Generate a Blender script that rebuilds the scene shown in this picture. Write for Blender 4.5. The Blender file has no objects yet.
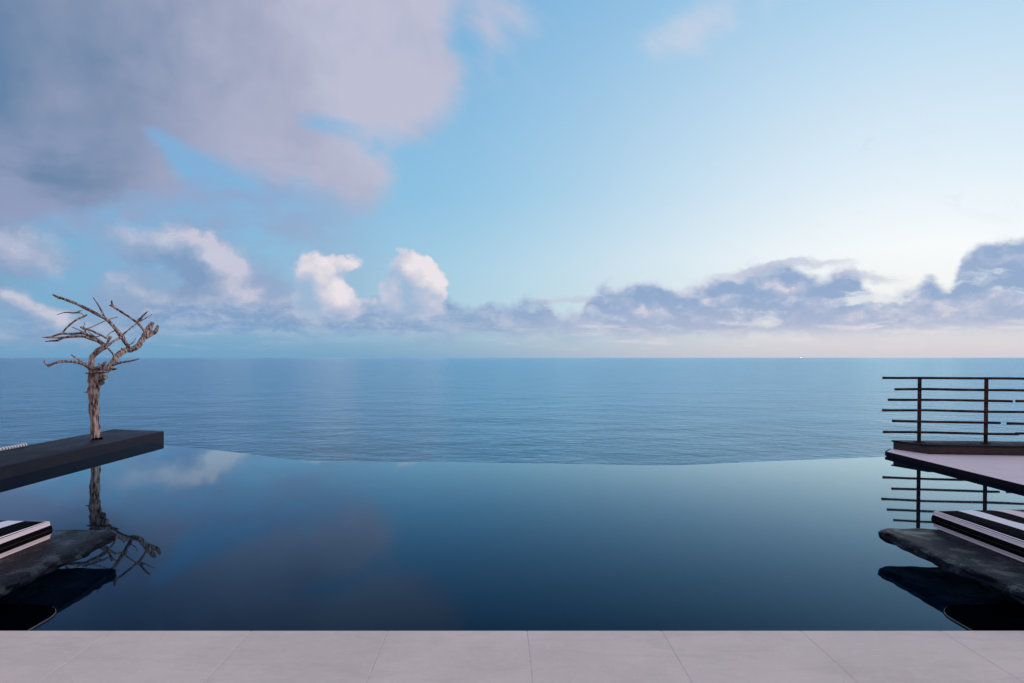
import bpy, bmesh, math, random
from mathutils import Vector, noise, Matrix
R = math.radians
random.seed(4)
scene = bpy.context.scene
C = scene.collection

# ------------------------------------------------------------------ helpers
def lin(c):
    return tuple(((v/255)/12.92 if v/255 <= .04045 else ((v/255+.055)/1.055)**2.4) for v in c)
def rgba(c): return (*c, 1.0)

def tag(o, label=None, cat=None, group=None, kind=None):
    if label: o['label'] = label
    if cat: o['category'] = cat
    if group: o['group'] = group
    if kind: o['kind'] = kind
    return o

def empty(name, loc):
    o = bpy.data.objects.new(name, None); C.objects.link(o)
    o.location = loc; o.empty_display_size = .2
    return o

def obj(name, bm, mat, parent=None, smooth=True, loc=None):
    """link bm (world coordinates, or local to parent) as one mesh object"""
    me = bpy.data.meshes.new(name)
    bm.to_mesh(me); bm.free()
    for m in (mat if isinstance(mat, (list, tuple)) else [mat]): me.materials.append(m)
    if smooth:
        for p in me.polygons: p.use_smooth = True
        try: me.set_sharp_from_angle(angle=R(38))
        except Exception: pass
    o = bpy.data.objects.new(name, me); C.objects.link(o)
    if parent is not None: o.parent = parent
    if loc is not None: o.location = loc
    return o

class N:
    """tiny node-graph writer"""
    def __init__(s, tree): s.t = tree; s.nodes = tree.nodes; s.links = tree.links
    def new(s, typ, **kw):
        n = s.nodes.new(typ)
        for k, v in kw.items(): setattr(n, k, v)
        return n
    def put(s, sock, v):
        if hasattr(v, 'is_linked') or isinstance(v, bpy.types.NodeSocket): s.links.new(v, sock)
        else: sock.default_value = v
    def m(s, op, a, b=None, c=None, clamp=False):
        n = s.new('ShaderNodeMath', operation=op, use_clamp=clamp)
        s.put(n.inputs[0], a)
        if b is not None: s.put(n.inputs[1], b)
        if c is not None: s.put(n.inputs[2], c)
        return n.outputs[0]
    def v(s, op, a, b=None, scale=None):
        n = s.new('ShaderNodeVectorMath', operation=op)
        s.put(n.inputs[0], a)
        if b is not None: s.put(n.inputs[1], b)
        if scale is not None: s.put(n.inputs['Scale'], scale)
        return n.outputs['Value'] if op in ('LENGTH', 'DOT_PRODUCT') else n.outputs[0]
    def comb(s, x, y, z=0.0):
        n = s.new('ShaderNodeCombineXYZ')
        for i, q in enumerate((x, y, z)): s.put(n.inputs[i], q)
        return n.outputs[0]
    def sep(s, a):
        n = s.new('ShaderNodeSeparateXYZ'); s.put(n.inputs[0], a); return n.outputs
    def smooth(s, x, lo, hi, a=0.0, b=1.0):
        n = s.new('ShaderNodeMapRange', interpolation_type='SMOOTHSTEP')
        for i, q in enumerate((x, lo, hi, a, b)): s.put(n.inputs[i], q)
        return n.outputs[0]
    def lerp(s, x, lo, hi, a=0.0, b=1.0):
        n = s.new('ShaderNodeMapRange')
        for i, q in enumerate((x, lo, hi, a, b)): s.put(n.inputs[i], q)
        return n.outputs[0]
    def mix(s, f, a, b, typ='MIX'):
        n = s.new('ShaderNodeMix', data_type='RGBA', blend_type=typ)
        s.put(n.inputs[0], f)
        s.put(n.inputs[6], rgba(a) if isinstance(a, tuple) and len(a) == 3 else a)
        s.put(n.inputs[7], rgba(b) if isinstance(b, tuple) and len(b) == 3 else b)
        return n.outputs[2]
    def noise(s, vec, scale, detail=4, rough=.5, dist=0.0, color=False, lac=2.0):
        n = s.new('ShaderNodeTexNoise'); s.put(n.inputs['Vector'], vec)
        n.inputs['Scale'].default_value = scale; n.inputs['Detail'].default_value = detail
        n.inputs['Roughness'].default_value = rough; n.inputs['Distortion'].default_value = dist
        n.inputs['Lacunarity'].default_value = lac
        return n.outputs['Color'] if color else n.outputs['Fac']
    def ramp(s, x, stops, interp='LINEAR'):
        n = s.new('ShaderNodeValToRGB'); s.put(n.inputs[0], x)
        cr = n.color_ramp; cr.interpolation = interp
        while len(cr.elements) < len(stops): cr.elements.new(.5)
        for e, (p, c) in zip(cr.elements, stops): e.position = p; e.color = rgba(c)
        return n.outputs[0]
    def mapping(s, vec, loc=(0, 0, 0), rot=(0, 0, 0), scale=(1, 1, 1), typ='POINT'):
        n = s.new('ShaderNodeMapping', vector_type=typ); s.put(n.inputs[0], vec)
        n.inputs['Location'].default_value = loc; n.inputs['Rotation'].default_value = rot
        n.inputs['Scale'].default_value = scale
        return n.outputs[0]

def material(name):
    m = bpy.data.materials.new(name); m.use_nodes = True
    n = N(m.node_tree); b = m.node_tree.nodes['Principled BSDF']
    return m, n, b
def bump(n, b, h, strength=.5, dist=.01):
    k = n.new('ShaderNodeBump'); n.put(k.inputs['Height'], h)
    k.inputs['Strength'].default_value = strength; k.inputs['Distance'].default_value = dist
    n.links.new(k.outputs[0], b.inputs['Normal'])

# ------------------------------------------------------------------ camera
cam = bpy.data.cameras.new('camera'); co = bpy.data.objects.new('camera', cam); C.objects.link(co)
F = 1024*24/36; PITCH = 1.0
cam.lens = 24; cam.sensor_width = 36; cam.clip_start = .05; cam.clip_end = 120000
cam.shift_x = 12/1024
cam.shift_y = (357.5 + F*math.tan(R(PITCH)) - 341.5)/1024
co.location = (0, 0, 1.5); co.rotation_euler = (R(90-PITCH), 0, 0)
scene.camera = co

# ------------------------------------------------------------------ sky
SUN_AZ, SUN_EL = 78.0, 10.0          # degrees right of the view axis (+Y), above the horizon
world = bpy.data.worlds.new('World'); scene.world = world; world.use_nodes = True
def sky_dir(px, py):
    x = (px-500)/F; z = (357.5-py)/F
    return math.degrees(math.atan(x)), math.degrees(math.atan2(z, math.hypot(x, 1)))

def build_sky():
    w = N(world.node_tree); w.nodes.clear()
    out = w.new('ShaderNodeOutputWorld'); bg = w.new('ShaderNodeBackground')
    w.links.new(bg.outputs[0], out.inputs[0]); bg.inputs['Strength'].default_value = .1
    tc = w.new('ShaderNodeTexCoord'); d = w.v('NORMALIZE', tc.outputs['Generated'])
    x, y, z = w.sep(d)
    az = w.m('DEGREES', w.m('ARCTAN2', x, y)); el = w.m('DEGREES', w.m('ARCSINE', z))
    P0 = w.comb(az, el, 0.0)
    # physically based base
    ns = w.new('ShaderNodeTexSky', sky_type='NISHITA'); ns.sun_disc = False
    ns.sun_elevation = R(SUN_EL); ns.sun_rotation = R(SUN_AZ); ns.dust_density = .6; ns.ozone_density = 2.5
    # clear-air colour against elevation for three bearings
    e = w.m('DIVIDE', el, 60.0)
    S = lambda a: a/60
    left = w.ramp(e, [(0, lin((104,160,200))), (S(3), lin((116,168,206))), (S(8), lin((122,178,216))), (S(16), lin((118,176,222))), (S(27), lin((108,166,216))), (1, lin((140,162,200)))])
    mid = w.ramp(e, [(0, lin((150,186,208))), (S(3), lin((180,212,226))), (S(7), lin((174,211,231))), (S(13), lin((150,200,230))), (S(27), lin((128,182,224))), (1, lin((150,172,208)))])
    right = w.ramp(e, [(0, lin((214,210,218))), (S(3), lin((244,240,240))), (S(8), lin((250,252,252))), (S(13), lin((230,242,250))), (S(27), lin((168,210,238))), (1, lin((160,180,212)))])
    da = w.m('ABSOLUTE', w.m('SUBTRACT', az, 33.0))
    clear = w.mix(w.smooth(da, 0.0, 40.0), right, mid)
    clear = w.mix(w.smooth(da, 28.0, 66.0), clear, left)
    back = w.smooth(w.m('ABSOLUTE', az), 75.0, 150.0)
    clear = w.mix(back, clear, w.ramp(e, [(0, lin((180,170,190))), (S(8), lin((214,196,204))), (1, lin((165,170,195)))]))
    clear = w.mix(.08, clear, w.v('SCALE', ns.outputs[0], scale=.20))

    # ---- warps
    n1 = w.v('SUBTRACT', w.noise(P0, .10, 2, .5, color=True), (.5, .5, .5))
    n2 = w.v('SUBTRACT', w.noise(w.mapping(P0, scale=(.7, 1, 1)), .55, 5, .58, color=True), (.5, .5, .5))
    def blobs(P, lst):
        acc = None
        for (px, py, rx, ry, rot, wt) in lst:
            a, b = sky_dir(px, py); k = 57.3/F
            kx = k/(1+((px-500)/F)**2)
            mp = w.mapping(P, (a, b, 0), (0, 0, R(rot)), (rx*kx, ry*k*.93, 1), 'TEXTURE')
            g = w.new('ShaderNodeTexGradient', gradient_type='SPHERICAL'); w.links.new(mp, g.inputs[0])
            acc = w.m('MULTIPLY_ADD', g.outputs['Fac'], wt, acc if acc is not None else 0.0)
        return acc

    # ---- A: high soft stratocumulus, upper left, smeared by the long exposure
    soft = w.v('ADD', P0, w.v('SCALE', n1, scale=3.0))
    soft = w.v('ADD', soft, w.v('SCALE', n2, scale=.8))
    A = [(60, 10, 360, 150, 0, 1.6), (250, 10, 320, 130, 0, 1.6), (395, 30, 120, 110, 20, 1.1), (70, 125, 210, 75, -10, 1.3), (265, 110, 190, 80, -38, 1.4),
         (310, 172, 120, 36, -18, .8), (395, 95, 80, 60, 0, .8), (60, 170, 190, 45, 0, .9), (345, 160, 80, 36, 0, .8), (-140, 60, 360, 260, 0, 1.6), (120, 60, 200, 110, 0, .8),
         (20, 190, 120, 30, 0, .4), (515, 22, 56, 50, 30, .55), (462, 40, 26, 60, 10, -.6), (725, 14, 150, 34, 14, .9), (690, 28, 60, 22, 0, .4),
         (312, 122, 60, 22, -18, -1.1), (185, 168, 100, 22, -38, -1.2), (450, 60, 60, 20, 10, -.2)]
    DA = blobs(soft, A)
    na = w.noise(w.mapping(w.mapping(soft, rot=(0, 0, R(25))), scale=(.5, 1, 1)), .20, 6, .55)
    sk = w.noise(w.mapping(w.mapping(soft, rot=(0, 0, R(28))), scale=(.28, 1.5, 1)), .30, 6, .6)
    DA = w.m('ADD', DA, w.m('MULTIPLY', w.m('SUBTRACT', sk, .5), 1.1))
    densA = w.smooth(w.m('ADD', DA, w.m('MULTIPLY', w.m('SUBTRACT', na, .5), .85)), .02, 1.12)
    # light grows toward the bright side of the sky, darker under-sides to the left
    toneA = w.m('ADD', w.lerp(az, -38.0, -10.0), w.m('MULTIPLY', w.m('SUBTRACT', w.noise(w.v('ADD', soft, (3, -2, 0)), .14, 4, .5), .5), 1.0), clamp=True)
    colA = w.ramp(toneA, [(0, lin((100,128,162))), (.3, lin((134,147,176))), (.62, lin((168,171,195))), (1, lin((192,192,212)))])
    colA = w.mix(w.smooth(az, -4.0, 9.0), colA, lin((200,210,228)))
    sky = w.mix(w.m('MULTIPLY', densA, .93), clear, colA)
    # thin veils drifting under it
    ve = w.noise(w.mapping(soft, scale=(.45, 1.25, 1)), .26, 5, .5)
    vm = w.m('MULTIPLY', w.smooth(ve, .34, .62), w.m('MULTIPLY', w.smooth(az, -6.0, -22.0), w.m('MULTIPLY', w.smooth(el, 19.0, 12.0), w.smooth(el, 1.0, 5.0))))
    sky = w.mix(w.m('MULTIPLY', vm, .72), sky, lin((150,160,194)))

    # ---- B: middle puffs on the left
    puff = w.v('ADD', P0, w.v('SCALE', n1, scale=2.0)); puff = w.v('ADD', puff, w.v('SCALE', n2, scale=2.2))
    B = [(185, 252, 84, 34, -14, 1.0), (214, 256, 40, 36, 0, .9), (222, 285, 46, 40, 0, .9), (125, 285, 52, 30, 0, .8), (185, 300, 55, 30, 0, .7), (80, 325, 130, 26, 0, .7),
         (15, 254, 80, 30, 0, 1.2), (10, 300, 40, 16, 0, .7), (50, 322, 34, 16, 0, .7), (255, 310, 130, 28, 0, .9), (130, 240, 90, 22, 0, .5), (30, 342, 190, 12, 0, .6), (400, 320, 130, 20, 0, .8)]
    def dB(P):
        return w.m('ADD', blobs(P, B), w.m('MULTIPLY', w.m('SUBTRACT', w.noise(P, .42, 6, .58), .5), 1.0))
    b0 = dB(puff); b1 = dB(w.v('ADD', puff, (.9, .8, 0)))
    densB = w.smooth(b0, .10, .75)
    litB = w.m('ADD', w.m('MULTIPLY', w.m('SUBTRACT', b0, b1), .9), .44, clamp=True)
    colB = w.ramp(litB, [(0, lin((122,152,190))), (.45, lin((152,170,200))), (.8, lin((184,190,212))), (1, lin((210,206,220)))])
    sky = w.mix(w.m('MULTIPLY', densB, .76), sky, colB)

    # ---- C: the cumulus bank along the horizon, outline by bearing
    bil = w.v('SUBTRACT', w.noise(w.mapping(P0, scale=(.8, 1, 1)), 1.1, 5, .6, color=True), (.5, .5, .5))
    vo = w.new('ShaderNodeTexVoronoi', feature='SMOOTH_F1'); w.links.new(w.v('ADD', P0, w.v('SCALE', bil, scale=1.2)), vo.inputs['Vector'])
    vo.inputs['Scale'].default_value = .75; vo.inputs['Smoothness'].default_value = .35
    bank = w.v('ADD', w.v('ADD', P0, w.v('SCALE', n2, scale=1.7)), w.v('SCALE', bil, scale=.6))
    prof = [(-140,320),(0,322),(100,322),(170,304),(240,300),(290,298),(380,296),(440,296),(470,303),(512,304),(526,292),(540,293),(556,310),(572,313),(583,303),(592,293),(604,284),(622,287),(648,281),
            (664,285),(674,291),(690,286),(720,277),(745,271),(775,264),(800,270),(822,275),(846,269),(858,275),(868,286),(877,292),(892,288),(908,283),(922,281),(938,284),(950,284),(957,266),(966,252),(980,243),(992,237),(1015,234),(1060,228),(1140,250),(1250,290),(1500,320)]
    def height(P):
        pa, pe, _ = w.sep(P)
        fc = w.new('ShaderNodeFloatCurve'); cm = fc.mapping; cv = cm.curves[0]
        pts = []
        for px, py in prof:
            a, b = sky_dir(px, py); pts.append(((a+60)/120, b/14))
        cv.points[0].location = (0, pts[0][1]); cv.points[1].location = (1, pts[-1][1])
        for q in pts[1:-1]: cv.points.new(*q)
        for q in cv.points: q.handle_type = 'AUTO_CLAMPED'
        cm.update()
        w.put(fc.inputs['Value'], w.lerp(pa, -60.0, 60.0))
        return w.m('SUBTRACT', w.m('MULTIPLY', fc.outputs[0], 14.0), pe)
    T = [(322, 296, 40, 44, 0, .9), (414, 290, 40, 44, 0, .9), (320, 268, 32, 22, 0, 1.4), (346, 262, 26, 11, 0, 1.1), (322, 288, 34, 30, 0, 1.4), (332, 308, 52, 30, 0, 1.3), (410, 268, 30, 24, 0, 1.4), (426, 280, 28, 28, 0, 1.4), (410, 303, 46, 34, 0, 1.4), (440, 282, 18, 14, 0, .8)]
    def dC(P):
        h = height(P)
        return h, blobs(P, T)
    h0, t0 = dC(bank)
    h1, t1 = dC(w.v('ADD', bank, (.55, .75, 0)))
    puffy = w.m('SUBTRACT', .62, vo.outputs['Distance'])
    hb = w.m('ADD', h0, w.m('MULTIPLY', puffy, .9))
    rightness = w.smooth(az, -12.0, 12.0)
    # the bank dissolves below its base near the horizon on the right, gaps let the bright air through
    gaps = w.noise(w.v('ADD', w.mapping(bank, scale=(.45, 1.3, 1)), (7.3, 2.1, 0)), .42, 5, .6)
    base = w.smooth(w.m('ADD', el, w.m('MULTIPLY', w.m('SUBTRACT', gaps, .5), 3.2)), .9, 2.7)
    hole = w.smooth(w.m('ADD', gaps, w.m('MULTIPLY', w.smooth(az, 14.0, 30.0), w.m('MULTIPLY', .07, w.smooth(el, 5.5, 3.0)))), .74, .54)
    densC = w.m('MULTIPLY', w.smooth(hb, -.25, .85), w.m('MULTIPLY', base, w.lerp(rightness, 0.0, 1.0, 1.0, w.m('MULTIPLY_ADD', hole, .68, .32))))
    densC = w.m('MULTIPLY', densC, w.lerp(rightness, 0.0, 1.0, .84, .93))
    # silver rim: bright where the bank thins against the glow
    rim = w.m('MULTIPLY', w.smooth(hb, 1.0, .15), rightness)
    bk = w.mapping(bank, scale=(.75, 1.25, 1))
    relief = w.m('SUBTRACT', w.noise(bk, .42, 5, .55), w.noise(w.v('ADD', bk, (.25, .85, 0)), .42, 5, .55))
    shade = w.m('ADD', w.m('MULTIPLY', relief, 3.8), w.m('ADD', .26, w.m('MULTIPLY', w.m('SUBTRACT', puffy, .3), .5)), clamp=True)
    colC = w.ramp(shade, [(0, lin((138,165,202))), (.4, lin((156,176,208))), (.75, lin((180,189,214))), (1, lin((208,207,221)))])
    low = w.smooth(el, 5.2, 2.0)
    colC = w.mix(w.m('MULTIPLY', low, w.m('MULTIPLY', rightness, .55)), colC, lin((186,190,212)))
    colC = w.mix(w.m('MULTIPLY', rim, .38), colC, lin((226,222,232)))
    colC = w.mix(w.m('MULTIPLY', w.m('SUBTRACT', 1.0, rightness), .8), colC, w.mix(w.smooth(w.noise(w.mapping(bank, scale=(.4, 1.4, 1)), .7, 6, .62), .38, .64), lin((118,154,196)), lin((174,188,212))))
    sky = w.mix(densC, sky, colC)
    # two sunlit towers
    tt = w.m('ADD', t0, w.m('MULTIPLY', w.m('SUBTRACT', puffy, .4), .28))
    tt1 = w.m('ADD', t1, w.m('MULTIPLY', w.m('SUBTRACT', puffy, .4), .28))
    densT = w.smooth(tt, .20, .62)
    densT = w.m('MULTIPLY', densT, w.smooth(el, 2.3, 4.6))
    litT = w.m('ADD', w.m('MULTIPLY', w.m('SUBTRACT', tt, tt1), .55), w.m('ADD', .55, w.m('MULTIPLY', w.m('SUBTRACT', puffy, .3), .7)), clamp=True)
    colT = w.ramp(litT, [(0, lin((158,184,212))), (.4, lin((188,196,218))), (.75, lin((222,216,224))), (1, lin((238,230,234)))])
    sky = w.mix(w.m('MULTIPLY', densT, .92), sky, colT)
    # streaky wisps over the bank
    wz = w.noise(w.mapping(P0, scale=(.22, 1.5, 1)), .8, 5, .6)
    wis = w.m('MULTIPLY', w.smooth(wz, .50, .68), w.m('MULTIPLY', w.smooth(el, 3.6, 2.0), w.smooth(el, .25, .9)))
    sky = w.mix(w.m('MULTIPLY', wis, .6), sky, w.mix(rightness, lin((170,188,214)), lin((236,226,228))))
    Wl = [(805, 265, 70, 9, 0, 1.0), (752, 273, 60, 7, 9, 1.0), (575, 300, 70, 7, 0, .7), (690, 296, 40, 6, 0, .5), (870, 277, 50, 8, -6, .8), (1000, 262, 60, 7, 6, .5)]
    sw = w.m('ADD', blobs(bank, Wl), w.m('MULTIPLY', w.m('SUBTRACT', wz, .5), 1.0))
    sky = w.mix(w.m('MULTIPLY', w.smooth(sw, .12, .8), .7), sky, lin((190,196,216)))
    # lavender dusk haze just over the sea
    hz = w.smooth(el, 2.8, -.2)
    hcol = w.mix(w.smooth(az, -14.0, 24.0), lin((112,160,196)), lin((204,202,212)))
    sky = w.mix(w.m('MULTIPLY', hz, .62), sky, hcol)
    # overhead and behind the camera: unseen broken lavender cloud, added for brighter, pinker light
    on = w.noise(d, 2.2, 5, .55)
    over = w.m('MULTIPLY', w.smooth(on, .40, .62), w.m('MAXIMUM', w.smooth(el, 30.0, 50.0), w.smooth(w.m('ABSOLUTE', az), 60.0, 90.0)))
    sky = w.mix(w.m('MULTIPLY', over, .8), sky, lin((206,194,202)))
    w.links.new(w.v('SCALE', sky, scale=10.0), bg.inputs['Color'])
build_sky()
world.cycles.sampling_method = 'MANUAL'; world.cycles.sample_map_resolution = 512

sd = bpy.data.lights.new('sun', 'SUN'); so = bpy.data.objects.new('sun', sd); C.objects.link(so)
sd.energy = 1.0; sd.angle = R(20); sd.color = (1, .80, .72)
a, e_ = R(SUN_AZ), R(SUN_EL+4)
so.rotation_euler = (-Vector((math.sin(a)*math.cos(e_), math.cos(a)*math.cos(e_), math.sin(e_)))).to_track_quat('-Z', 'Y').to_euler()
so.location = (20, 20, 20)

# ------------------------------------------------------------------ materials
def water(m, n, b, body, tint, ior, rough, height, strength, dist, steep=False):
    """water surface: dark blue body seen through a Fresnel sky reflection that the water tints"""
    n.nodes.remove(b)
    out = [q for q in n.nodes if q.type == 'OUTPUT_MATERIAL'][0]
    df = n.new('ShaderNodeBsdfDiffuse'); gl = n.new('ShaderNodeBsdfGlossy'); fr = n.new('ShaderNodeFresnel'); mx = n.new('ShaderNodeMixShader')
    k = n.new('ShaderNodeBump'); n.put(k.inputs['Height'], height)
    k.inputs['Strength'].default_value = strength; k.inputs['Distance'].default_value = dist
    n.put(df.inputs['Color'], body); gl.inputs['Color'].default_value = rgba(tint)
    n.put(gl.inputs['Roughness'], rough); fr.inputs['IOR'].default_value = ior
    for q in (df, gl, fr): n.links.new(k.outputs[0], q.inputs['Normal'])
    fac = fr.outputs[0]
    if steep:
        n.put(gl.inputs['Color'], n.mix(n.smooth(fac, .10, .46), tint, (.64, .86, .98)))
        fac = n.m('MULTIPLY_ADD', fac, 1.75, -.132, clamp=True)
    n.links.new(fac, mx.inputs[0]); n.links.new(df.outputs[0], mx.inputs[1]); n.links.new(gl.outputs[0], mx.inputs[2])
    n.links.new(mx.outputs[0], out.inputs['Surface'])
def mat_sea():
    m, n, b = material('sea_water')
    g = n.new('ShaderNodeNewGeometry').outputs['Position']
    streak = n.noise(n.mapping(g, rot=(0, 0, R(12)), scale=(.8, 1, 1)), .03, 6, .68)
    patch = n.m('ADD', n.m('MULTIPLY', n.noise(n.mapping(g, scale=(.5, 1, 1)), .008, 6, .65), .55), n.m('MULTIPLY', n.noise(n.mapping(g, scale=(.6, 1, 1)), .0014, 5, .6), .45))
    h = n.m('ADD', n.m('MULTIPLY', n.noise(n.mapping(g, scale=(1.3, 1, 1)), .34, 5, .62), n.lerp(patch, .35, .65, .6, 1.6)), n.m('MULTIPLY', streak, 15.0))
    water(m, n, b, n.mix(n.smooth(patch, .40, .60), (.004, .048, .095), (.016, .125, .195)), (.58, .82, .96), 1.45,
          n.m('ADD', .04, n.m('MULTIPLY', n.m('ADD', streak, patch), .17)), h, .15, 1.0)
    return m
def mat_pool():
    m, n, b = material('pool_water')
    g = n.new('ShaderNodeNewGeometry').outputs['Position']
    water(m, n, b, rgba((.0008, .005, .013)), (.32, .59, .86), 1.36, .02, n.noise(g, .9, 2, .4), .02, .02, True)
    return m
def mat_stone(name, c1, c2, seed=0.0):
    m, n, b = material(name)
    tc = n.new('ShaderNodeTexCoord').outputs['Object']; g = n.v('ADD', tc, (seed, 0, 0))
    big = n.noise(g, 1.3, 5, .6); fine = n.noise(g, 22, 6, .7); vein = n.noise(n.mapping(g, rot=(0, 0, .6), scale=(1, 3.5, 1)), 2.2, 6, .65, 1.2)
    at = n.new('ShaderNodeAttribute', attribute_name='tile'); 
    c = n.mix(n.smooth(big, .3, .7), c1, c2)
    c = n.mix(n.m('MULTIPLY', n.smooth(vein, .46, .70), .32), c, tuple(v*.80 for v in c1))
    c = n.mix(n.m('MULTIPLY', n.smooth(fine, .48, .70), .20), c, tuple(min(1, v*1.22) for v in c2))
    c = n.mix(1.0, c, n.mix(at.outputs['Fac'], (.955, .96, .965), (1.03, 1.015, 1.0)), 'MULTIPLY')
    n.links.new(c, b.inputs['Base Color'])
    n.links.new(n.lerp(big, .3, .7, .55, .75), b.inputs['Roughness'])
    bump(n, b, n.m('ADD', fine, n.m('MULTIPLY', n.noise(g, 90, 3, .6), .5)), .25, .004)
    return m
def mat_slate(name, c1, c2, rough=.5, bstr=.5, scale=3.0, spec=.35):
    m, n, b = material(name)
    g = n.new('ShaderNodeTexCoord').outputs['Object']
    a_ = n.noise(n.mapping(g, scale=(1, .5, 1.6)), scale, 7, .65, .5); f_ = n.noise(g, scale*9, 5, .6)
    n.links.new(n.mix(n.smooth(a_, .3, .72), c1, c2), b.inputs['Base Color'])
    n.links.new(n.lerp(a_, .3, .7, rough-.1, rough+.15), b.inputs['Roughness'])
    b.inputs['Specular IOR Level'].default_value = spec
    if 'rock' in name and 'cliff' not in name:   # damp glossy chips between dull faces
        n.links.new(n.m('ADD', spec, n.m('MULTIPLY', n.smooth(n.noise(g, 7, 4, .6), .50, .72), .34)), b.inputs['Specular IOR Level'])
    bump(n, b, n.m('ADD', a_, n.m('MULTIPLY', f_, .3)), bstr, .02)
    return m
def mat_simple(name, c, rough=.6, metallic=0.0, var=.25, scale=30, bs=.2):
    m, n, b = material(name)
    g = n.new('ShaderNodeTexCoord').outputs['Object']
    f_ = n.noise(g, scale, 5, .6)
    n.links.new(n.mix(f_, tuple(v*(1-var) for v in c), tuple(min(1, v*(1+var)) for v in c)), b.inputs['Base Color'])
    b.inputs['Roughness'].default_value = rough; b.inputs['Metallic'].default_value = metallic
    bump(n, b, f_, bs, .003)
    return m
def mat_rust():
    m, n, b = material('rusty_iron')
    g = n.new('ShaderNodeNewGeometry').outputs['Position']
    f_ = n.noise(g, 7, 6, .7); r_ = n.noise(g, 45, 4, .6)
    k = n.smooth(n.m('ADD', f_, n.m('MULTIPLY', r_, .3)), .60, .78)
    n.links.new(n.mix(k, (.018, .013, .014), (.10, .035, .022)), b.inputs['Base Color'])
    b.inputs['Roughness'].default_value = .8; b.inputs['Specular IOR Level'].default_value = .2
    bump(n, b, r_, .5, .004)
    return m
def mat_wood():
    m, n, b = material('driftwood')
    g = n.new('ShaderNodeTexCoord').outputs['Object']
    st = n.noise(n.mapping(g, scale=(1, 1, .16)), 30, 6, .7, .4); bl = n.noise(g, 3.2, 5, .6)
    c = n.ramp(st, [(.30, (.02, .011, .009)), (.45, (.11, .062, .05)), (.52, (.46, .33, .29)), (.74, (.80, .66, .60))])
    c = n.mix(n.m('MULTIPLY', n.smooth(bl, .48, .68), .75), c, (.10, .058, .045))
    n.links.new(c, b.inputs['Base Color']); b.inputs['Roughness'].default_value = .85
    bump(n, b, st, .9, .02)
    return m
def mat_stripes(name, axis, bands, origin, rough=.85):
    """woven fabric: bands = [(upper limit, colour), ...] along one object axis"""
    m, n, b = material(name)
    g = n.new('ShaderNodeTexCoord').outputs['Object']; s = n.sep(g)[axis]
    total = bands[-1][0]
    u = n.m('FRACT', n.m('DIVIDE', n.m('SUBTRACT', s, origin), total))
    stops = []; lo = 0
    for hi, c in bands: stops.append((lo/total, c)); lo = hi
    c = n.ramp(u, stops, 'CONSTANT')
    wv = n.noise(n.mapping(g, scale=(1, 1, 1)), 160, 2, .5)
    c = n.mix(1.0, c, n.mix(wv, (.84, .84, .84), (1.08, 1.08, 1.08)), 'MULTIPLY')
    n.links.new(c, b.inputs['Base Color']); b.inputs['Roughness'].default_value = rough
    b.inputs['Specular IOR Level'].default_value = .02
    bump(n, b, n.noise(g, 6, 4, .5), .25, .02)
    return m

M_sea = mat_sea(); M_pool = mat_pool()
M_deck = mat_stone('pale_paving', (.70, .588, .515), (.80, .682, .60))
M_joint = mat_simple('joint_grout', (.66, .58, .55), .9)
M_slate = mat_slate('dark_slate', (.009, .012, .022), (.024, .023, .033), .5, .35, 2.2, .06)
M_rock = mat_slate('wet_black_rock', (.004, .006, .011), (.011, .013, .022), .32, 1.0, 5.0, .035)
M_trim = mat_simple('dark_trim', (.012, .009, .014), .7)
M_plinth = mat_slate('brown_black_timber', (.022, .014, .014), (.060, .032, .028), .5, .5, 5.0)
M_rust = mat_rust(); M_wood = mat_wood()
M_wall = mat_slate('pool_wall_stone', (.05, .05, .055), (.09, .09, .095), .7)
M_cliff = mat_slate('cliff_rock', (.05, .045, .04), (.12, .11, .10), .9, 1.0, .3)
BLK = (.005, .0045, .007); WHT = (.82, .82, .86); PNK = (.80, .67, .70)
M_black = mat_simple('matte_black', (.0008, .0015, .003), .95)  # ledge black set to match the slab's dark reflection in the pool
for q in (M_black, M_trim): q.node_tree.nodes['Principled BSDF'].inputs['Specular IOR Level'].default_value = .0 if q is M_black else .05
M_piping = mat_simple('pale_piping', PNK, .8, 0, .1, 80)

# ------------------------------------------------------------------ mesh helpers
def bbox(bm, x0, x1, y0, y1, z0, z1, bev=0.0, seg=2):
    r = bmesh.ops.create_cube(bm, size=1)
    vs = r['verts']
    for v in vs:
        v.co = Vector((x0 if v.co.x < 0 else x1, y0 if v.co.y < 0 else y1, z0 if v.co.z < 0 else z1))
    if bev:
        es = {e for v in vs for e in v.link_edges}
        bmesh.ops.bevel(bm, geom=list(es), offset=bev, segments=seg, affect='EDGES', profile=.5)
    return vs
def prism(bm, poly, z0, z1, bev=0.0, seg=2):
    lo = [bm.verts.new((x, y, z0)) for x, y in poly]; hi = [bm.verts.new((x, y, z1)) for x, y in poly]
    n_ = len(poly); fs = [bm.faces.new(hi), bm.faces.new(lo[::-1])]
    for i in range(n_): fs.append(bm.faces.new((lo[i], lo[(i+1) % n_], hi[(i+1) % n_], hi[i])))
    bmesh.ops.recalc_face_normals(bm, faces=fs)
    if bev:
        es = {e for v in lo+hi for e in v.link_edges}
        bmesh.ops.bevel(bm, geom=list(es), offset=bev, segments=seg, affect='EDGES', profile=.5)
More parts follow.
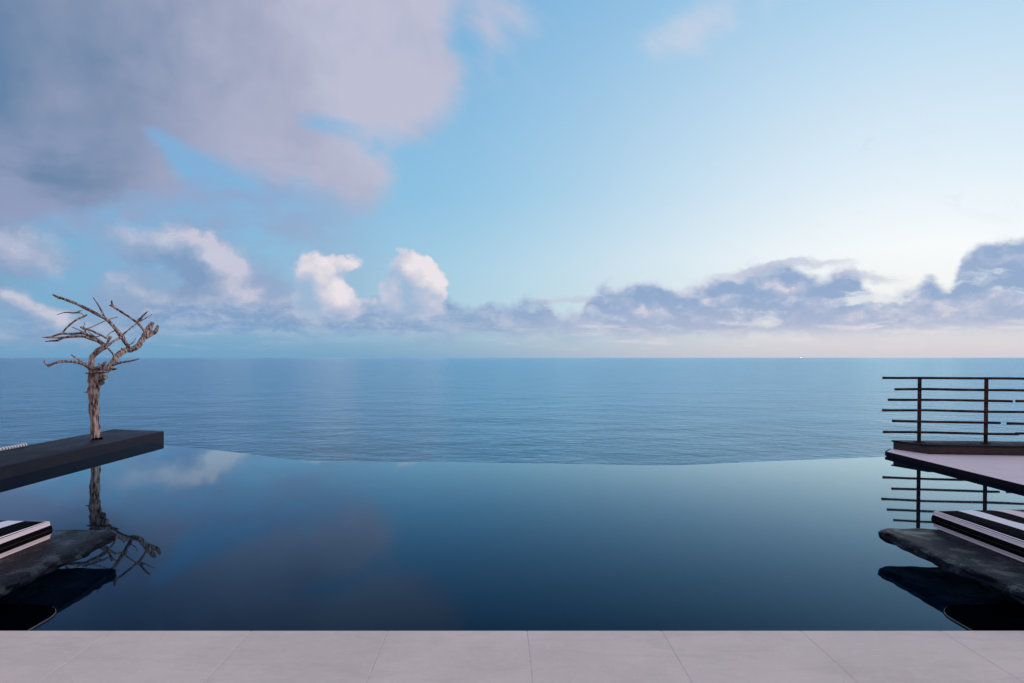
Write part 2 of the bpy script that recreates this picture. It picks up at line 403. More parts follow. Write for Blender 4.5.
def tube(bm, pts, radii, seg=9, rough=0.0, seed=0, caps=True, sub=1):
    P = [Vector(p) for p in pts]
    if sub > 1:   # Catmull-Rom
        Q = []; RR = []
        for i in range(len(P)-1):
            a0 = P[max(i-1, 0)]; a1 = P[i]; a2 = P[i+1]; a3 = P[min(i+2, len(P)-1)]
            for k in range(sub):
                t = k/sub
                Q.append(.5*((2*a1)+(-a0+a2)*t+(2*a0-5*a1+4*a2-a3)*t*t+(-a0+3*a1-3*a2+a3)*t**3)); RR.append(radii[i]*(1-t)+radii[i+1]*t)
        Q.append(P[-1]); RR.append(radii[-1]); P, radii = Q, RR
    prev = None; up = None; first = None
    for i, p in enumerate(P):
        t = (P[min(i+1, len(P)-1)]-P[max(i-1, 0)]).normalized()
        if up is None: up = Vector((0, 1, 0)) if abs(t.y) < .9 else Vector((1, 0, 0))
        sx = t.cross(up).normalized(); up = sx.cross(t).normalized()
        ring = []
        for k in range(seg):
            an = 2*math.pi*k/seg
            dv = sx*math.cos(an)+up*math.sin(an)
            r = radii[i]
            if rough:
                q = p*9+dv*1.4+Vector((seed*3.1, 0, 0))
                r *= 1+rough*noise.noise(q)*1.6+rough*.7*noise.noise(Vector((dv.x*3+seed, dv.y*3, p.z*1.2+p.x)))
            ring.append(bm.verts.new(p+dv*r))
        if prev:
            for k in range(seg): bm.faces.new((prev[k], prev[(k+1) % seg], ring[(k+1) % seg], ring[k]))
        else: first = ring
        prev = ring
    if caps:
        bm.faces.new(first[::-1]); bm.faces.new(prev)

# ------------------------------------------------------------------ setting
bm = bmesh.new()
nx, ny = 2, 2
vs = [bm.verts.new(p) for p in ((-90000, -60000, -14), (90000, -60000, -14), (90000, 60000, -14), (-90000, 60000, -14))]
bm.faces.new(vs)
tag(obj('sea', bm, M_sea, smooth=False), kind='structure')

edge = [(-6.33, 12.13), (-5.72, 11.66), (-4.55, 11.02), (-3.57, 10.37), (-3.12, 10.07), (-2.69, 9.89), (-1.8, 9.83), (-.57, 9.76), (1.40, 9.57), (2.41, 9.49), (3.54, 9.78), (4.48, 10.01), (5.79, 10.30), (6.05, 10.36)]
# smooth polyline
def cr(pts, k):
    o_ = []
    for i in range(len(pts)-1):
        a0, a1, a2, a3 = [Vector(pts[j]) for j in (max(i-1, 0), i, i+1, min(i+2, len(pts)-1))]
        for q in range(k):
            t = q/k; o_.append(.5*((2*a1)+(-a0+a2)*t+(2*a0-5*a1+4*a2-a3)*t*t+(-a0+3*a1-3*a2+a3)*t**3))
    return o_+[Vector(pts[-1])]
E_ = cr(edge, 4)
bm = bmesh.new()
near = [bm.verts.new((p.x, 3.5, 0)) for p in E_]
rows = [near]
for dy, dz in ((-.10, 0), (-.03, 0), (-.012, -.0004), (.0, -.003), (.012, -.010), (.016, -.05)):
    rows.append([bm.verts.new((p.x, p.y+dy, dz)) for p in E_])
for r0, r1 in zip(rows, rows[1:]):
    for i in range(len(E_)-1): bm.faces.new((r0[i], r0[i+1], r1[i+1], r1[i]))
wo = tag(obj('pool_water', bm, M_pool), kind='structure')
for f_ in wo.data.polygons:      # the open water is dead flat, only the spill-over lip is rounded
    f_.use_smooth = f_.index >= 2*(len(E_)-1)
# overflow wall of the pool
bm = bmesh.new()
inner = [(p.x, p.y+.013) for p in E_]
for z0, z1, d0, d1 in ((-3.0, -.052, -.30, 0.0),):
    ring = [[bm.verts.new((p.x, p.y+o_, zz)) for p in E_] for (o_, zz) in ((-.35, -3), (-.35, -.06), (.015, -.06), (.015, -3))]
    for j in range(4):
        r0, r1 = ring[j], ring[(j+1) % 4]
        for i in range(len(E_)-1): bm.faces.new((r0[i], r0[i+1], r1[i+1], r1[i]))
bmesh.ops.recalc_face_normals(bm, faces=bm.faces)
tag(obj('pool_wall', bm, M_wall, smooth=False), 'dark stone overflow wall holding the far edge of the infinity pool', 'pool wall')

# rocky slope carrying the terrace, falling to the sea
bm = bmesh.new()
gx, gy = 46, 26
grid = []
for j in range(gy):
    row = []
    for i in range(gx):
        X = -26+52*i/(gx-1); Y = -12+26.0*j/(gy-1)
        if j == gy-1: Y = 30
        t = max(0, (Y-9)/6); z = -2.2-t*t*3.0-max(0, abs(X)-9)*.25
        z += noise.noise(Vector((X*.35, Y*.35, 1)))*.5+noise.noise(Vector((X*1.1, Y*1.1, 4)))*.2
        row.append(bm.verts.new((X, Y, max(z, -16))))
    grid.append(row)
for j in range(gy-1):
    for i in range(gx-1): bm.faces.new((grid[j][i], grid[j][i+1], grid[j+1][i+1], grid[j+1][i]))
tag(obj('cliff', bm, M_cliff), kind='structure')

# front deck: one course of wide pale slabs, butt joints 4 mm
def paved(name, xs, y0, y1, z, thick, matl, bed):
    bm = bmesh.new(); lay = bm.faces.layers.float.new('tile')
    for k in range(len(xs)-1):
        before = set(bm.faces)
        bbox(bm, xs[k]+.0022, xs[k+1]-.0022, y0, y1, z-thick, z, .0025, 2)
        v = random.random()
        for f_ in bm.faces:
            if f_ not in before: f_[lay] = v
    me = obj(name, bm, matl, smooth=False)
    return me
xs = [-2.09-.75*k for k in range(8, 0, -1)]+[-2.09, -1.34, -.605, .145, .868]+[.868+.75*k for k in range(1, 10)]
dk = tag(paved('deck', xs, 1.75, 3.65, .03, .06, M_deck, None), kind='structure')
bm = bmesh.new()
bbox(bm, xs[0]+.01, xs[-1]-.01, -5.99, 3.646, -.35, .0284)
tag(obj('deck_bed', bm, M_joint, smooth=False), kind='structure')
tag(paved('deck_rear', [x+.2 for x in xs], -6, 1.746, .03, .06, M_deck, None), kind='structure')

# right terrace, level just above the water
bm = bmesh.new(); bm.faces.layers.float.new('tile')
prism(bm, [(5.915, 3.66), (12.5, 3.66), (12.5, 10.73), (6.17, 10.73), (5.915, 10.42)], .030, .063, .003)
M_terr = mat_stone('terrace_stone_skylit', (.84, .69, .71), (.88, .74, .76))  # deck stone recoloured paler and pinker to carry its grazing sky light
tag(obj('terrace', bm, M_terr), kind='structure')
bm = bmesh.new()
prism(bm, [(5.903, 3.665), (12.5, 3.665), (12.5, 10.72), (6.15, 10.72), (5.903, 10.41)], -.5, .0295, .002)
tag(obj('terrace_base', bm, M_trim, smooth=False), kind='structure')
bm = bmesh.new()
prism(bm, [(5.895, 3.665), (5.9125, 3.665), (5.9125, 10.425), (6.16, 10.732), (6.135, 10.732), (5.895, 10.43)], .0, .0615, 0)
tag(obj('terrace_edging', bm, M_trim, smooth=False), kind='structure')

# ------------------------------------------------------------------ rock slabs
def rough_slab(name, outline, z0, z1, mat_, edge_r, amp, seed, step=.06, top_amp=.004):
    """outline: closed polygon (ccw) resampled; rounded chiselled edge"""
    pts = []
    for i in range(len(outline)):
        a0, b0 = Vector(outline[i]), Vector(outline[(i+1) % len(outline)])
        n_ = max(1, int((b0-a0).length/step))
        for k in range(n_): pts.append(a0.lerp(b0, k/n_))
    n_ = len(pts); nor = []
    for i in range(n_):
        t = (pts[(i+1) % n_]-pts[i-1]).normalized(); nor.append(Vector((t.y, -t.x)))
    bm = bmesh.new(); zc = (z0+z1)/2; hz = (z1-z0)/2
    rings = []
    prof_ = [(edge_r*1.3, 1.0)]+[(edge_r*(1-math.sin(t_)), math.cos(t_)) for t_ in [math.pi*k/10 for k in range(0, 11)]]+[(edge_r*1.3, -1.0)]
    for (ins, zz) in prof_:
        ring = []
        for i, p in enumerate(pts):
            q = p-nor[i]*ins
            f_ = max(0, 1-ins/(edge_r*2))
            w_ = (noise.noise(Vector((p.x*3.1, p.y*3.1, seed)))*1.1+noise.noise(Vector((p.x*9, p.y*9, zz*1.5+seed)))*.7+noise.noise(Vector((p.x*22, p.y*22, zz*2.5+seed)))*.5)*amp*(.35+f_)
            q = q+nor[i]*w_*f_
            dz = noise.noise(Vector((p.x*6, p.y*6, zz+seed*2)))*amp*.5*f_*(1 if zz < .98 else .5)
            ring.append(bm.verts.new((q.x, q.y, zc+hz*zz+dz)))
        rings.append(ring)
    for r0, r1 in zip(rings, rings[1:]):
        for i in range(n_): bm.faces.new((r0[i], r0[(i+1) % n_], r1[(i+1) % n_], r1[i]))
    bm.faces.new(rings[0][::-1]); bm.faces.new(rings[-1])
    bmesh.ops.recalc_face_normals(bm, faces=bm.faces)
    return obj(name, bm, mat_)

def arc_corner(cx_, cy_, r, a0, a1, k=8):
    return [(cx_+r*math.cos(R(a0+(a1-a0)*i/k)), cy_+r*math.sin(R(a0+(a1-a0)*i/k))) for i in range(k+1)]
# right: x 2.9 .. 5.4, y 3.70 .. 5.28
rs = rough_slab('rock_slab', [(5.4, 3.70), (5.4, 5.30)][:0]+[(2.93, 3.70), (5.40, 3.70), (5.40, 5.24), (4.4, 5.30), (3.7, 5.25)]+arc_corner(3.03, 5.12, .15, 95, 180, 6)+[(2.90, 4.4)], .105, .185, M_rock, .050, .026, 3.0, .035)
tag(rs, 'black chiselled rock slab hovering over the pool on the right, under a striped cushion', 'rock slab', 'rock slabs over the pool')
ls = rough_slab('rock_slab', [(-5.40, 3.70), (-2.88, 3.70), (-2.88, 4.5)]+arc_corner(-2.99, 5.10, .10, 0, 82, 6)+[(-3.7, 5.24), (-4.4, 5.30), (-5.40, 5.24)], .105, .185, M_rock, .050, .026, 11.0, .035)
tag(ls, 'black chiselled rock slab hovering over the pool on the left, below the bare tree reflection', 'rock slab', 'rock slabs over the pool')
# low ledges standing in the water, partly under the slabs
for sx, side in ((1, 'right'), (-1, 'left')):
    t = empty('ledge', (sx*3.4, 3.9, 0))
    def ring_(x_in, y_far, r):
        c = [(x_in, 3.655)]+[(x_in+r-r*math.cos(R(q)), y_far-r+r*math.sin(R(q))) for q in range(0, 91, 15)]+[(5.3, y_far), (5.3, 3.655)]
        return [(sx*(x-3.4)+0, y-3.9) for x, y in (c if sx < 0 else c[::-1])]
    bm = bmesh.new(); prism(bm, ring_(2.585, 4.10, .22), -.4, .010); obj('block', bm, M_black, t, smooth=False)
    bm = bmesh.new()
    outer = [(2.585, 3.655)]+[(2.585+.22-.22*math.cos(R(q)), 4.10-.22+.22*math.sin(R(q))) for q in range(0, 61, 10)]
    tube(bm, [(sx*(x-3.4), y-3.9, .004) for x, y in outer], [.005]*len(outer), 6); obj('edge_strip', bm, M_wall, t)
    tag(t, 'low dark ledge at water level beside the deck, under the %s rock slab' % side, 'ledge', 'ledges beside the deck')

# long dark slate bench on the left
bm = bmesh.new()
prism(bm, [(-7.20, 3.66), (-6.14, 3.66), (-6.125, 12.42), (-7.22, 12.74)], -.45, .16, .008, 2)
bench = obj('slate_ledge', bm, M_slate)
tag(bench, 'long dark slate slab along the pool side with the bare tree on it', 'stone slab')

# ------------------------------------------------------------------ cushions
def cushion(side, x_in, y_far, z0, label):
    """sx mirrors; local frame: x from inner face outward, y negative toward the viewer"""
    sx = 1 if side == 'right' else -1
    t = empty('cushion', (x_in, y_far, z0))
    W, L, H = 1.95, 1.52, .132
    nx_, ny_, nz_ = 78, 60, 8
    bm = bmesh.new(); r = .012
    def crown(u, v): return .050*(max(0, math.sin(math.pi*min(1, max(0, u))))**.6)*(max(0, math.sin(math.pi*min(1, max(0, v))))**.6)
    def rnd(x, y, r_=.022):      # plan with rounded corners
        dx, dy = min(x, W-x), min(y, L-y); a_, b_ = max(0, r_-dx), max(0, r_-dy)
        if a_ > 0 and b_ > 0:
            k_ = max(a_, b_)/math.hypot(a_, b_); nx2, ny2 = r_-a_*k_, r_-b_*k_
            x = nx2 if x < W/2 else W-nx2; y = ny2 if y < L/2 else L-ny2
        return x, y
    def soft_edge(u, v):
        q_ = min(min(u, 1-u)*W, min(v, 1-v)*L)/.06
        return -.014*max(0, 1-q_)**2
    top = {}
    for i in range(nx_+1):
        for j in range(ny_+1):
            u, v = i/nx_, j/ny_
            wob = noise.noise(Vector((u*6, v*5, 2.2)))*.009
            X_, Y_ = rnd(u*W, v*L)
            top[i, j] = bm.verts.new((sx*X_, -Y_, H+crown(u, v)+soft_edge(u, v)+wob*min(1, crown(u, v)*60)))
    bot = {}
    rim = [(i, 0) for i in range(nx_)]+[(nx_, j) for j in range(ny_)]+[(i, ny_) for i in range(nx_, 0, -1)]+[(0, j) for j in range(ny_, 0, -1)]
    for i in range(nx_):
        for j in range(ny_):
            f_ = bm.faces.new((top[i, j], top[i+1, j], top[i+1, j+1], top[i, j+1])); f_.material_index = 0
    prev = [top[k] for k in rim]
    for q in range(1, nz_+1):
        tz = q/nz_; bul = .018*math.sin(math.pi*tz)
        ring = []
        for k in rim:
            u, v = k[0]/nx_, k[1]/ny_
            dx = -bul if k[0] == 0 else (bul if k[0] == nx_ else 0); dy = bul if k[1] == 0 else (-bul if k[1] == ny_ else 0)
            X_, Y_ = rnd(u*W, v*L)
            ring.append(bm.verts.new((sx*(X_+dx), -Y_+dy, (H-.014)*(1-tz))))
        for a_ in range(len(rim)):
            f_ = bm.faces.new((prev[a_], ring[a_], ring[(a_+1) % len(rim)], prev[(a_+1) % len(rim)])); f_.material_index = 1
        prev = ring
    bm.faces.new(prev)
    bmesh.ops.recalc_face_normals(bm, faces=bm.faces)
    if sx > 0:
        o_top = mat_stripes('cushion_top_stripes_r', 0, [(.012, BLK), (.018, WHT), (.15, BLK), (.27, WHT), (.28, BLK)][:5]+[(.41, BLK), (.53, PNK), (.545, BLK)], 0.0)
    else:
        o_top = mat_stripes('cushion_top_stripes_l', 0, [(.13, BLK), (.25, WHT), (.38, BLK), (.50, PNK), (.515, BLK), (.527, BLK), (.533, WHT), (.545, BLK)], 0.0)
        # mirrored: measured from the inner face outward (negative x)
        mm = o_top.node_tree
        # flip the axis
        nn = N(mm); sep_ = [n_ for n_ in mm.nodes if n_.type == 'SEPXYZ'][0]
        sub_ = [l.to_node for l in mm.links if l.from_node == sep_][0]
        fl = nn.m('MULTIPLY', sep_.outputs[0], -1.0); mm.links.new(fl, sub_.inputs[0])
        rp = [n_ for n_ in mm.nodes if n_.type == 'VALTORGB'][0].color_ramp
        spec = [(0, BLK), (.012, WHT), (.018, BLK), (.15, WHT), (.27, BLK), (.41, PNK), (.53, BLK), (.54, BLK)]
        for e_2, (p_, c_) in zip(rp.elements, spec): e_2.position = p_/.545; e_2.color = rgba(c_)
    side_m = mat_stripes('cushion_side_stripes', 2, [(.032, PNK), (.062, BLK), (.0645, (.06, .06, .03)), (.096, BLK), (.16, PNK)], 0.0)
    obj('cover', bm, [o_top, side_m], t)
    # piping round the top and bottom rims, and up each corner
    for name_, zz in (('piping', H-.013), ('piping', .004)):
        b2 = bmesh.new(); c = []
        for (u, v) in ((0, 0), (1, 0), (1, 1), (0, 1)):
            c.append((sx*u*W, -v*L))
        loop = []
        for i in range(4):
            a0, a1 = ((0, 0), (1, 0), (1, 1), (0, 1))[i], ((1, 0), (1, 1), (0, 1), (0, 0))[i]
            for k in range(60):
                X_, Y_ = rnd((a0[0]+(a1[0]-a0[0])*k/60)*W, (a0[1]+(a1[1]-a0[1])*k/60)*L); loop.append((sx*X_, -Y_, zz))
        loop.append(loop[0])
        tube(b2, loop, [.006]*len(loop), 7, caps=False)
        obj(name_, b2, M_piping, t)
    for (u, v) in ((0, 0), (1, 0), (1, 1), (0, 1)):
        b2 = bmesh.new()
        X_, Y_ = rnd(u*W, v*L); ox, oy = (-.004 if u == 0 else .004), (.004 if v == 0 else -.004)
        tube(b2, [(sx*(X_+ox), -Y_+oy, zz) for zz in (.0, .04, .08, H-.013)], [.004]*4, 7); obj('corner_seam', b2, M_piping, t)
    tag(t, label, 'cushion', 'striped cushions on the rock slabs')
cushion('right', 3.36, 5.27, .187, 'black, white and pink striped cushion in front of the iron railing')
cushion('left', -3.27, 4.94, .187, 'black, white and pink striped cushion on the bare tree side of the pool')

# patterned bolster lying on the back edge of the slate slab
t = empty('bolster', (-7.15, 10.24, .152))
bm = bmesh.new()
pts = [(0, .02, .032), (0, 0, .034), (0, -.4, .034), (0, -.9, .033), (0, -1.4, .034), (0, -1.42, .034)]
tube(bm, pts, [.014, .026, .027, .026, .026, .014], 14, sub=4)
mb, n, b = material('bolster_weave')
g = n.new('ShaderNodeTexCoord').outputs['Object']
s_ = n.sep(g); ang = n.m('ARCTAN2', n.m('SUBTRACT', s_[2], .034), s_[0])
ph = n.m('FRACT', n.m('ADD', n.m('MULTIPLY', s_[1], 17.0), n.m('DIVIDE', ang, 2*math.pi)))
n.links.new(n.ramp(ph, [(0, (.72, .72, .78)), (.62, (.05, .06, .10))], 'CONSTANT'), b.inputs['Base Color']); b.inputs['Roughness'].default_value = .9
obj('cover', bm, mb, t)
bm = bmesh.new(); tube(bm, [(0, .016, .034), (0, .026, .034)], [.022, .012], 12); obj('end_cap', bm, M_piping, t)
tag(t, 'thin white and dark twisted bolster lying on the outer edge of the long slate slab', 'bolster')

# ------------------------------------------------------------------ railing
t = empty('plinth', (6.4, 10.3, .063))
bm = bmesh.new()
pl = [(6.37, 10.12), (7.66, 9.97), (12.4, 9.42), (12.4, 10.10), (6.17, 10.69)]
def local(poly, o): return [(x-o[0], y-o[1]) for x, y in poly]
prism(bm, local(pl, (6.4, 10.3)), .001, .115, .004)
obj('kerb_body', bm, M_plinth, t)
bm = bmesh.new()
pl2 = [(6.35, 10.105), (7.66, 9.953), (12.4, 9.40), (12.4, 10.12), (6.145, 10.705)]
prism(bm, local(pl2, (6.4, 10.3)), .1155, .140, .006)
obj('kerb_cap', bm, M_slate, t)
tag(t, 'low dark kerb with a slate cap carrying the iron railing on the right terrace', 'kerb')

rx0, ry0, slope = 6.41, 10.45, -.19
def ry(x): return ry0+(x-rx0)*slope
t = empty('railing', (rx0, ry0, .203))
def RL(x, z, dy=0.0): return (x-rx0, ry(x)-ry0+dy, z-.203)
for xp in (6.425, 7.325, 8.55, 9.65, 10.75):
    bm = bmesh.new()
    ang = math.atan(slope)
    vs = bbox(bm, -.025, .025, -.012, .012, -.002, 1.186-.203+.012, .003)
    # plate foot
    bbox(bm, -.055, .055, -.045, .045, 0, .012, .002)
    bmesh.ops.rotate(bm, verts=bm.verts, cent=(0, 0, 0), matrix=Matrix.Rotation(ang, 3, 'Z'))
    q = RL(xp, .203)
    bmesh.ops.translate(bm, verts=bm.verts, vec=q)
    obj('post', bm, M_rust, t)
bars = [(1.186, 5.90, 12.2), (1.013, 6.07, 12.2), (.850, 5.98, 7.655), (.848, 7.70, 12.2), (.690, 5.90, 12.2), (.520, 6.04, 7.50), (.513, 7.59, 12.2), (.354, 5.915, 7.74), (.366, 7.70, 12.2)]
for k, (z, xa, xb) in enumerate(bars):
    bm = bmesh.new(); pts = []; rad = []
    n_ = max(4, int((xb-xa)/.12))
    for i in range(n_+1):
        x = xa+(xb-xa)*i/n_
        pts.append(RL(x, z+noise.noise(Vector((x*1.3, k*7.7, 0)))*.010, -.024)); rad.append(.0185*(1+.12*noise.noise(Vector((x*6, k, 2)))))
    rad[0] *= 1.1
    tube(bm, pts, rad, 8, rough=.08, seed=k)
    obj('rail', bm, M_rust, t)
tag(t, 'rusty iron railing of thin horizontal bars on the right terrace, overlooking the sea', 'railing')

# ------------------------------------------------------------------ driftwood tree
TB = Vector((-6.63, 11.2, .16))
def world_at(px, py, D):
    a_ = (px-500)/F; b_ = (357.5+F*math.tan(R(PITCH))-py)/F; th = R(PITCH)
    d_ = Vector((a_, math.cos(th)+b_*math.sin(th), -math.sin(th)+b_*math.cos(th)))
    return Vector((0, 0, 1.5))+d_*(D/d_.y)
def B(cx_, cy_, dd): return world_at(30+cx_/7.19, 285+cy_/7.19, 11.2+dd)-TB
tree = empty('bare_tree', TB)
tag(tree, 'leafless weathered driftwood tree with twisted branches standing on the slate slab', 'tree')
PXM = 11.2/F
def limb(bm, pts, radii, seed, sub=4, rough=.28, seg=9):
    tube(bm, [B(*p) for p in pts], [r*PXM for r in radii], seg, rough, seed, sub=sub)
# trunk with its crown of stubs
bm = bmesh.new()
def T_(cx_, cy_, dd=0): return world_at(75+cx_/8.03, 360+cy_/8.03, 11.2+dd)-TB
tp = [T_(163, 634), T_(162, 600), T_(160, 520), T_(156, 440), T_(152, 360), T_(150, 280), T_(152, 200), T_(158, 150), T_(165, 110)]
tp[0].z = -.01
tube(bm, tp, [v*PXM for v in (4.7, 4.3, 4.0, 4.3, 4.5, 4.6, 4.7, 5.0, 4.8)], 20, .30, 1, sub=6)
tube(bm, [T_(205, 190), T_(215, 150, -.05), T_(240, 130, -.1), T_(245, 118, -.1)], [v*PXM for v in (3.0, 3.6, 2.6, 1.2)], 10, .4, 2, sub=3)
tube(bm, [T_(110, 180), T_(125, 130), T_(120, 90)], [v*PXM for v in (1.5, 2.6, 1.5)], 9, .4, 3, sub=3)
for k in range(16):   # torn strips of bark and small stubs round the crotch and trunk
    an = k*2.4; hh = 360-random.random()*270 if k > 7 else 130+random.random()*50
    cxx = 155+math.cos(an)*38; d0 = math.sin(an)*.06
    tube(bm, [T_(cxx, hh, d0), T_(cxx+math.cos(an)*6, hh+20, d0*1.2), T_(cxx+math.cos(an)*3, hh+50+random.random()*40, d0)], [v*PXM for v in (.7, 1.0, .4)], 6, .3, k+20, sub=2)
obj('trunk', bm, M_wood, tree)
bm = bmesh.new(); tube(bm, [(0.002, 0, 0), (0.002, 0, .016), (0.002, 0, .022)], [.088, .084, .062], 14, .12, 5); obj('dark_foot_ring', bm, M_black, tree)  # dark ring drawn for the dark hole at the trunk foot
def branch(paths, seed):
    bm = bmesh.new()
    for i, (pts, rad, *rest) in enumerate(paths):
        limb(bm, pts, rad, seed+i*1.7, sub=rest[0] if rest else 4, seg=10 if max(rad) > 1.5 else 7)
    return obj('branch', bm, M_wood, tree)
# elbow rising from the trunk and the sheaf of strands sweeping left
branch([([(440, 640, 0), (442, 580, 0), (446, 525, .02), (480, 480, .03), (545, 445, .04)], (2.6, 2.5, 2.4, 2.6, 2.6)),
        ([(545, 445, .04), (500, 408, 0), (430, 385, -.08), (370, 368, -.15), (280, 372, -.25), (220, 378, -.3), (150, 378, -.38), (85, 375, -.45)], (2.0, 1.6, 1.3, 1.3, 1.2, 1.0, .8, .4)),
        ([(548, 440, .04), (480, 390, .08), (420, 360, .06), (370, 345, .04), (300, 352, 0), (230, 350, -.1), (165, 368, -.1), (120, 376, -.15)], (1.8, 1.3, 1.2, 1.4, 1.0, 1.0, .8, .4)),
        ([(300, 370, -.2), (240, 380, -.25), (200, 398, -.3), (150, 402, -.3), (108, 408, -.35)], (1.0, 1.2, 1.1, .7, .4)),
        ([(545, 450, .04), (560, 410, .02), (574, 378, 0), (576, 366, 0)], (1.8, 1.3, 1.9, 1.2), 3)], 5)
branch([([(230, 350, -.1), (262, 308, -.05), (330, 252, 0), (385, 226, .05), (408, 213, .05)], (.9, .9, .9, .9, .7)),
        ([(390, 224, .05), (368, 203, .05), (340, 198, .02), (312, 200, 0), (252, 197, -.05), (192, 215, -.1)], (.5, .6, .8, .8, .5, .3)),
        ([(335, 200, .02), (358, 186, 0), (378, 184, 0)], (.7, .5, .3), 2)], 15)
branch([([(552, 385, .05), (500, 355, .12), (440, 328, .18), (400, 315, .2), (365, 302, .2)], (.9, 1.0, 1.0, 1.2, 1.0)),
        ([(400, 345, .1), (345, 320, .12), (298, 300, .14)], (.6, .5, .3)),
        ([(380, 318, .2), (430, 308, .3), (490, 280, .4), (560, 250, .5), (632, 228, .6)], (.7, .6, .5, .5, .3)),
        ([(385, 290, .2), (392, 315, .2), (400, 345, .15)], (.3, .6, .9), 2)], 25)
# right limb: leaves the crotch and runs away from the viewer to a thick broken fork
branch([([(470, 640, 0), (520, 615, .02), (565, 595, .06), (600, 552, .18), (628, 508, .32), (680, 472, .5), (738, 462, .65), (785, 425, .8), (828, 360, .98), (856, 315, 1.1), (880, 275, 1.2)], (2.9, 3.1, 3.2, 2.8, 2.8, 2.7, 2.9, 2.8, 2.8, 3.3, 2.2)),
        ([(835, 375, .95), (872, 358, 1.05), (905, 330, 1.1), (922, 292, 1.15)], (2.2, 2.0, 2.0, 1.3)),
        ([(665, 485, .45), (660, 462, .42), (662, 452, .42)], (1.3, 1.0, .6), 2),
        ([(725, 470, .62), (752, 462, .6), (765, 452, .6)], (1.6, 1.4, .7), 2)], 35)
# high arc sweeping back over the left side
branch([([(722, 462, .62), (690, 420, .5), (655, 368, .42), (612, 312, .36), (560, 252, .32), (500, 218, .3), (400, 168, .3), (300, 120, .32), (210, 90, .34), (165, 70, .36)], (2.0, 1.9, 2.3, 1.6, 1.6, 1.5, 1.4, 1.3, 1.2, .8)),
        ([(532, 228, .32), (518, 195, .35), (488, 140, .38), (455, 90, .4)], (1.1, .8, .7, .5)),
        ([(215, 92, .34), (200, 90, .3), (180, 82, .3)], (1.3, 1.0, .4), 2),
        ([(565, 432, .05), (600, 405, .15), (650, 378, .4)], (1.3, 1.1, 1.3)),
        ([(655, 370, .42), (712, 320, .5), (780, 262, .6), (812, 222, .65), (845, 190, .7)], (1.0, .7, .8, 1.0, .5))], 45)
branch([([(826, 352, .98), (815, 322, .95), (775, 276, .88), (722, 236, .8), (650, 190, .72), (600, 155, .66), (585, 112, .62)], (1.4, 1.3, 1.4, 1.2, 1.2, 1.3, .6)),
        ([(605, 158, .66), (580, 148, .64), (568, 146, .63)], (1.1, .9, .4), 2),
        ([(768, 268, .88), (790, 238, .9), (805, 248, .9)], (1.0, .8, .4), 2),
        ([(790, 262, .85), (832, 238, .9), (878, 210, .95)], (.8, .6, .3))], 55)
branch([([(590, 575, .1), (655, 558, 0), (720, 547, -.1), (790, 530, -.2)], (1.4, 1.1, .8, .4)),
        ([(560, 455, .05), (585, 482, .08), (602, 505, .12), (612, 535, .15)], (1.1, .8, .9, .8), 3)], 65)
branch([([(440, 600, -.02), (405, 580, -.08), (360, 563, -.15), (300, 550, -.25), (240, 550, -.35), (180, 560, -.42), (135, 576, -.46), (100, 545, -.5)], (2.0, 1.6, 1.4, 1.2, 1.2, 1.2, 1.3, .6)),
        ([(410, 580, -.1), (375, 552, -.1), (330, 525, -.12), (293, 500, -.14)], (.9, .8, .7, .3)),
        ([(420, 600, 0), (470, 600, -.05), (520, 580, -.08), (552, 548, -.1)], (1.2, 1.8, 1.6, .8))], 75)
branch([([(402, 634, -.1), (460, 628, -.11), (520, 622, -.11), (565, 628, -.1)], (.8, 1.1, 1.0, .7)),
        ([(572, 560, -.02), (565, 600, -.08), (545, 632, -.1)], (.9, 1.3, 1.0), 3), ([(560, 600, 0), (600, 606, -.03), (628, 600, -.05)], (1.6, 1.2, .5), 3)], 85)
bm = bmesh.new()
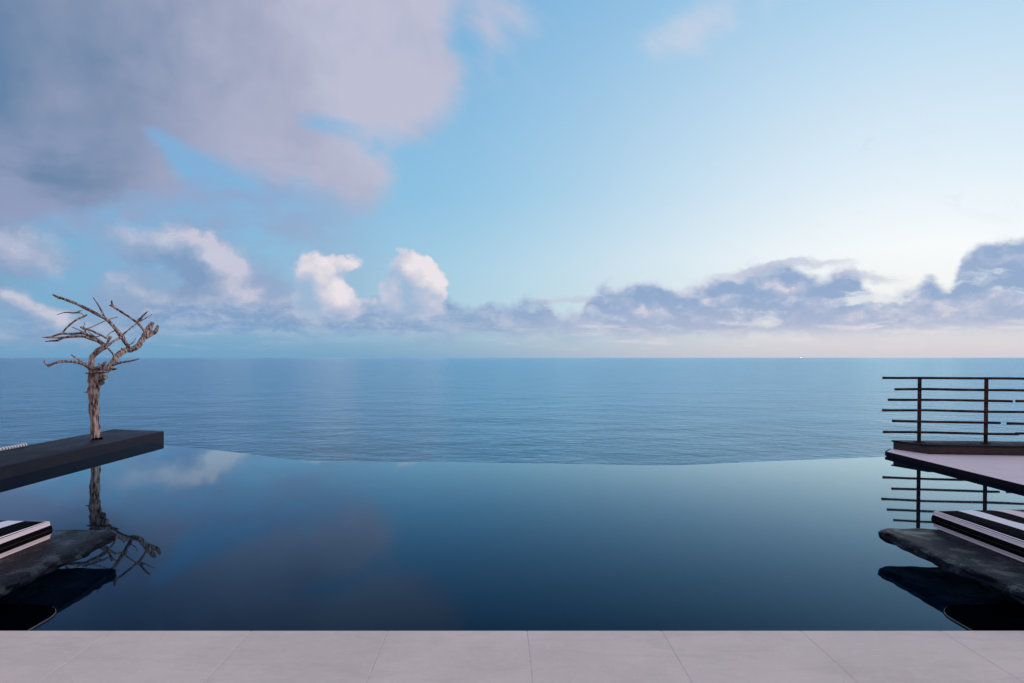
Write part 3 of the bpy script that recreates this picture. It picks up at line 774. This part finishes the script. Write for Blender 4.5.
tube(bm, [T_(120, 256), T_(90, 256, -.03), T_(76, 260, -.05)], [v*PXM for v in (1.1, .9, .4)], 7, .3, 5, sub=2)
obj('twig', bm, M_wood, tree)
for k, q in enumerate([([(470, 640, .02), (500, 590, .06), (492, 560, .08)], (1.2, .9, .4)), ([(700, 440, .5), (742, 412, .5), (760, 380, .5)], (.8, .5, .3)), ([(395, 290, .1), (388, 262, .1)], (.5, .2), 2), ([(515, 360, .1), (478, 372, .05), (440, 350, .05), (415, 330, 0)], (.6, .6, .5, .3)), ([(620, 325, .36), (575, 345, .3), (552, 372, .2)], (.6, .5, .4)), ([(880, 330, 1.1), (850, 372, 1.0), (840, 385, 1.0)], (1.2, 1.0, .5), 3)]):
    branch([q], 95+k*3)

# ------------------------------------------------------------------ far ship
t = empty('ship', ((801-500)/F*11000, 11000, -14)); t.scale = (1.5, 1.5, 1.5)
SM = mat_simple('ship_white', (.8, .8, .8), .5, 0, .05, .2)
bm = bmesh.new()
prism(bm, [(-18, -4), (15, -4), (22, 0), (15, 4), (-18, 4)], -1, 5, .4); obj('hull', bm, SM, t)
bm = bmesh.new(); bbox(bm, -10, 9, -3.4, 3.4, 5, 12, .4); bbox(bm, -6, 5, -3, 3, 12, 16, .4); obj('superstructure', bm, SM, t)
bm = bmesh.new(); bbox(bm, -4, -1, -1.2, 1.2, 16, 20, .3); obj('funnel', bm, SM, t)
LM, n, b = material('ship_glow'); b.inputs['Emission Color'].default_value = (1, .93, .82, 1); b.inputs['Emission Strength'].default_value = 4  # glowing strip added only to make the ship show white
bm = bmesh.new()
bbox(bm, -9, 8, -3.9, -3.45, 8.2, 10.2)
obj('added_glow_band', bm, LM, t)
tag(t, 'tiny white ship far away on the horizon, right of centre', 'ship')

# ------------------------------------------------------------------ output
scene.view_settings.view_transform = 'Standard'; scene.view_settings.look = 'None'
scene.view_settings.exposure = 0; scene.view_settings.gamma = 1; scene.view_settings.use_curve_mapping = False
scene.cycles.max_bounces = 4; scene.cycles.use_denoising = True
scene.cycles.use_adaptive_sampling = True; scene.cycles.adaptive_threshold = .02; scene.cycles.adaptive_min_samples = 8
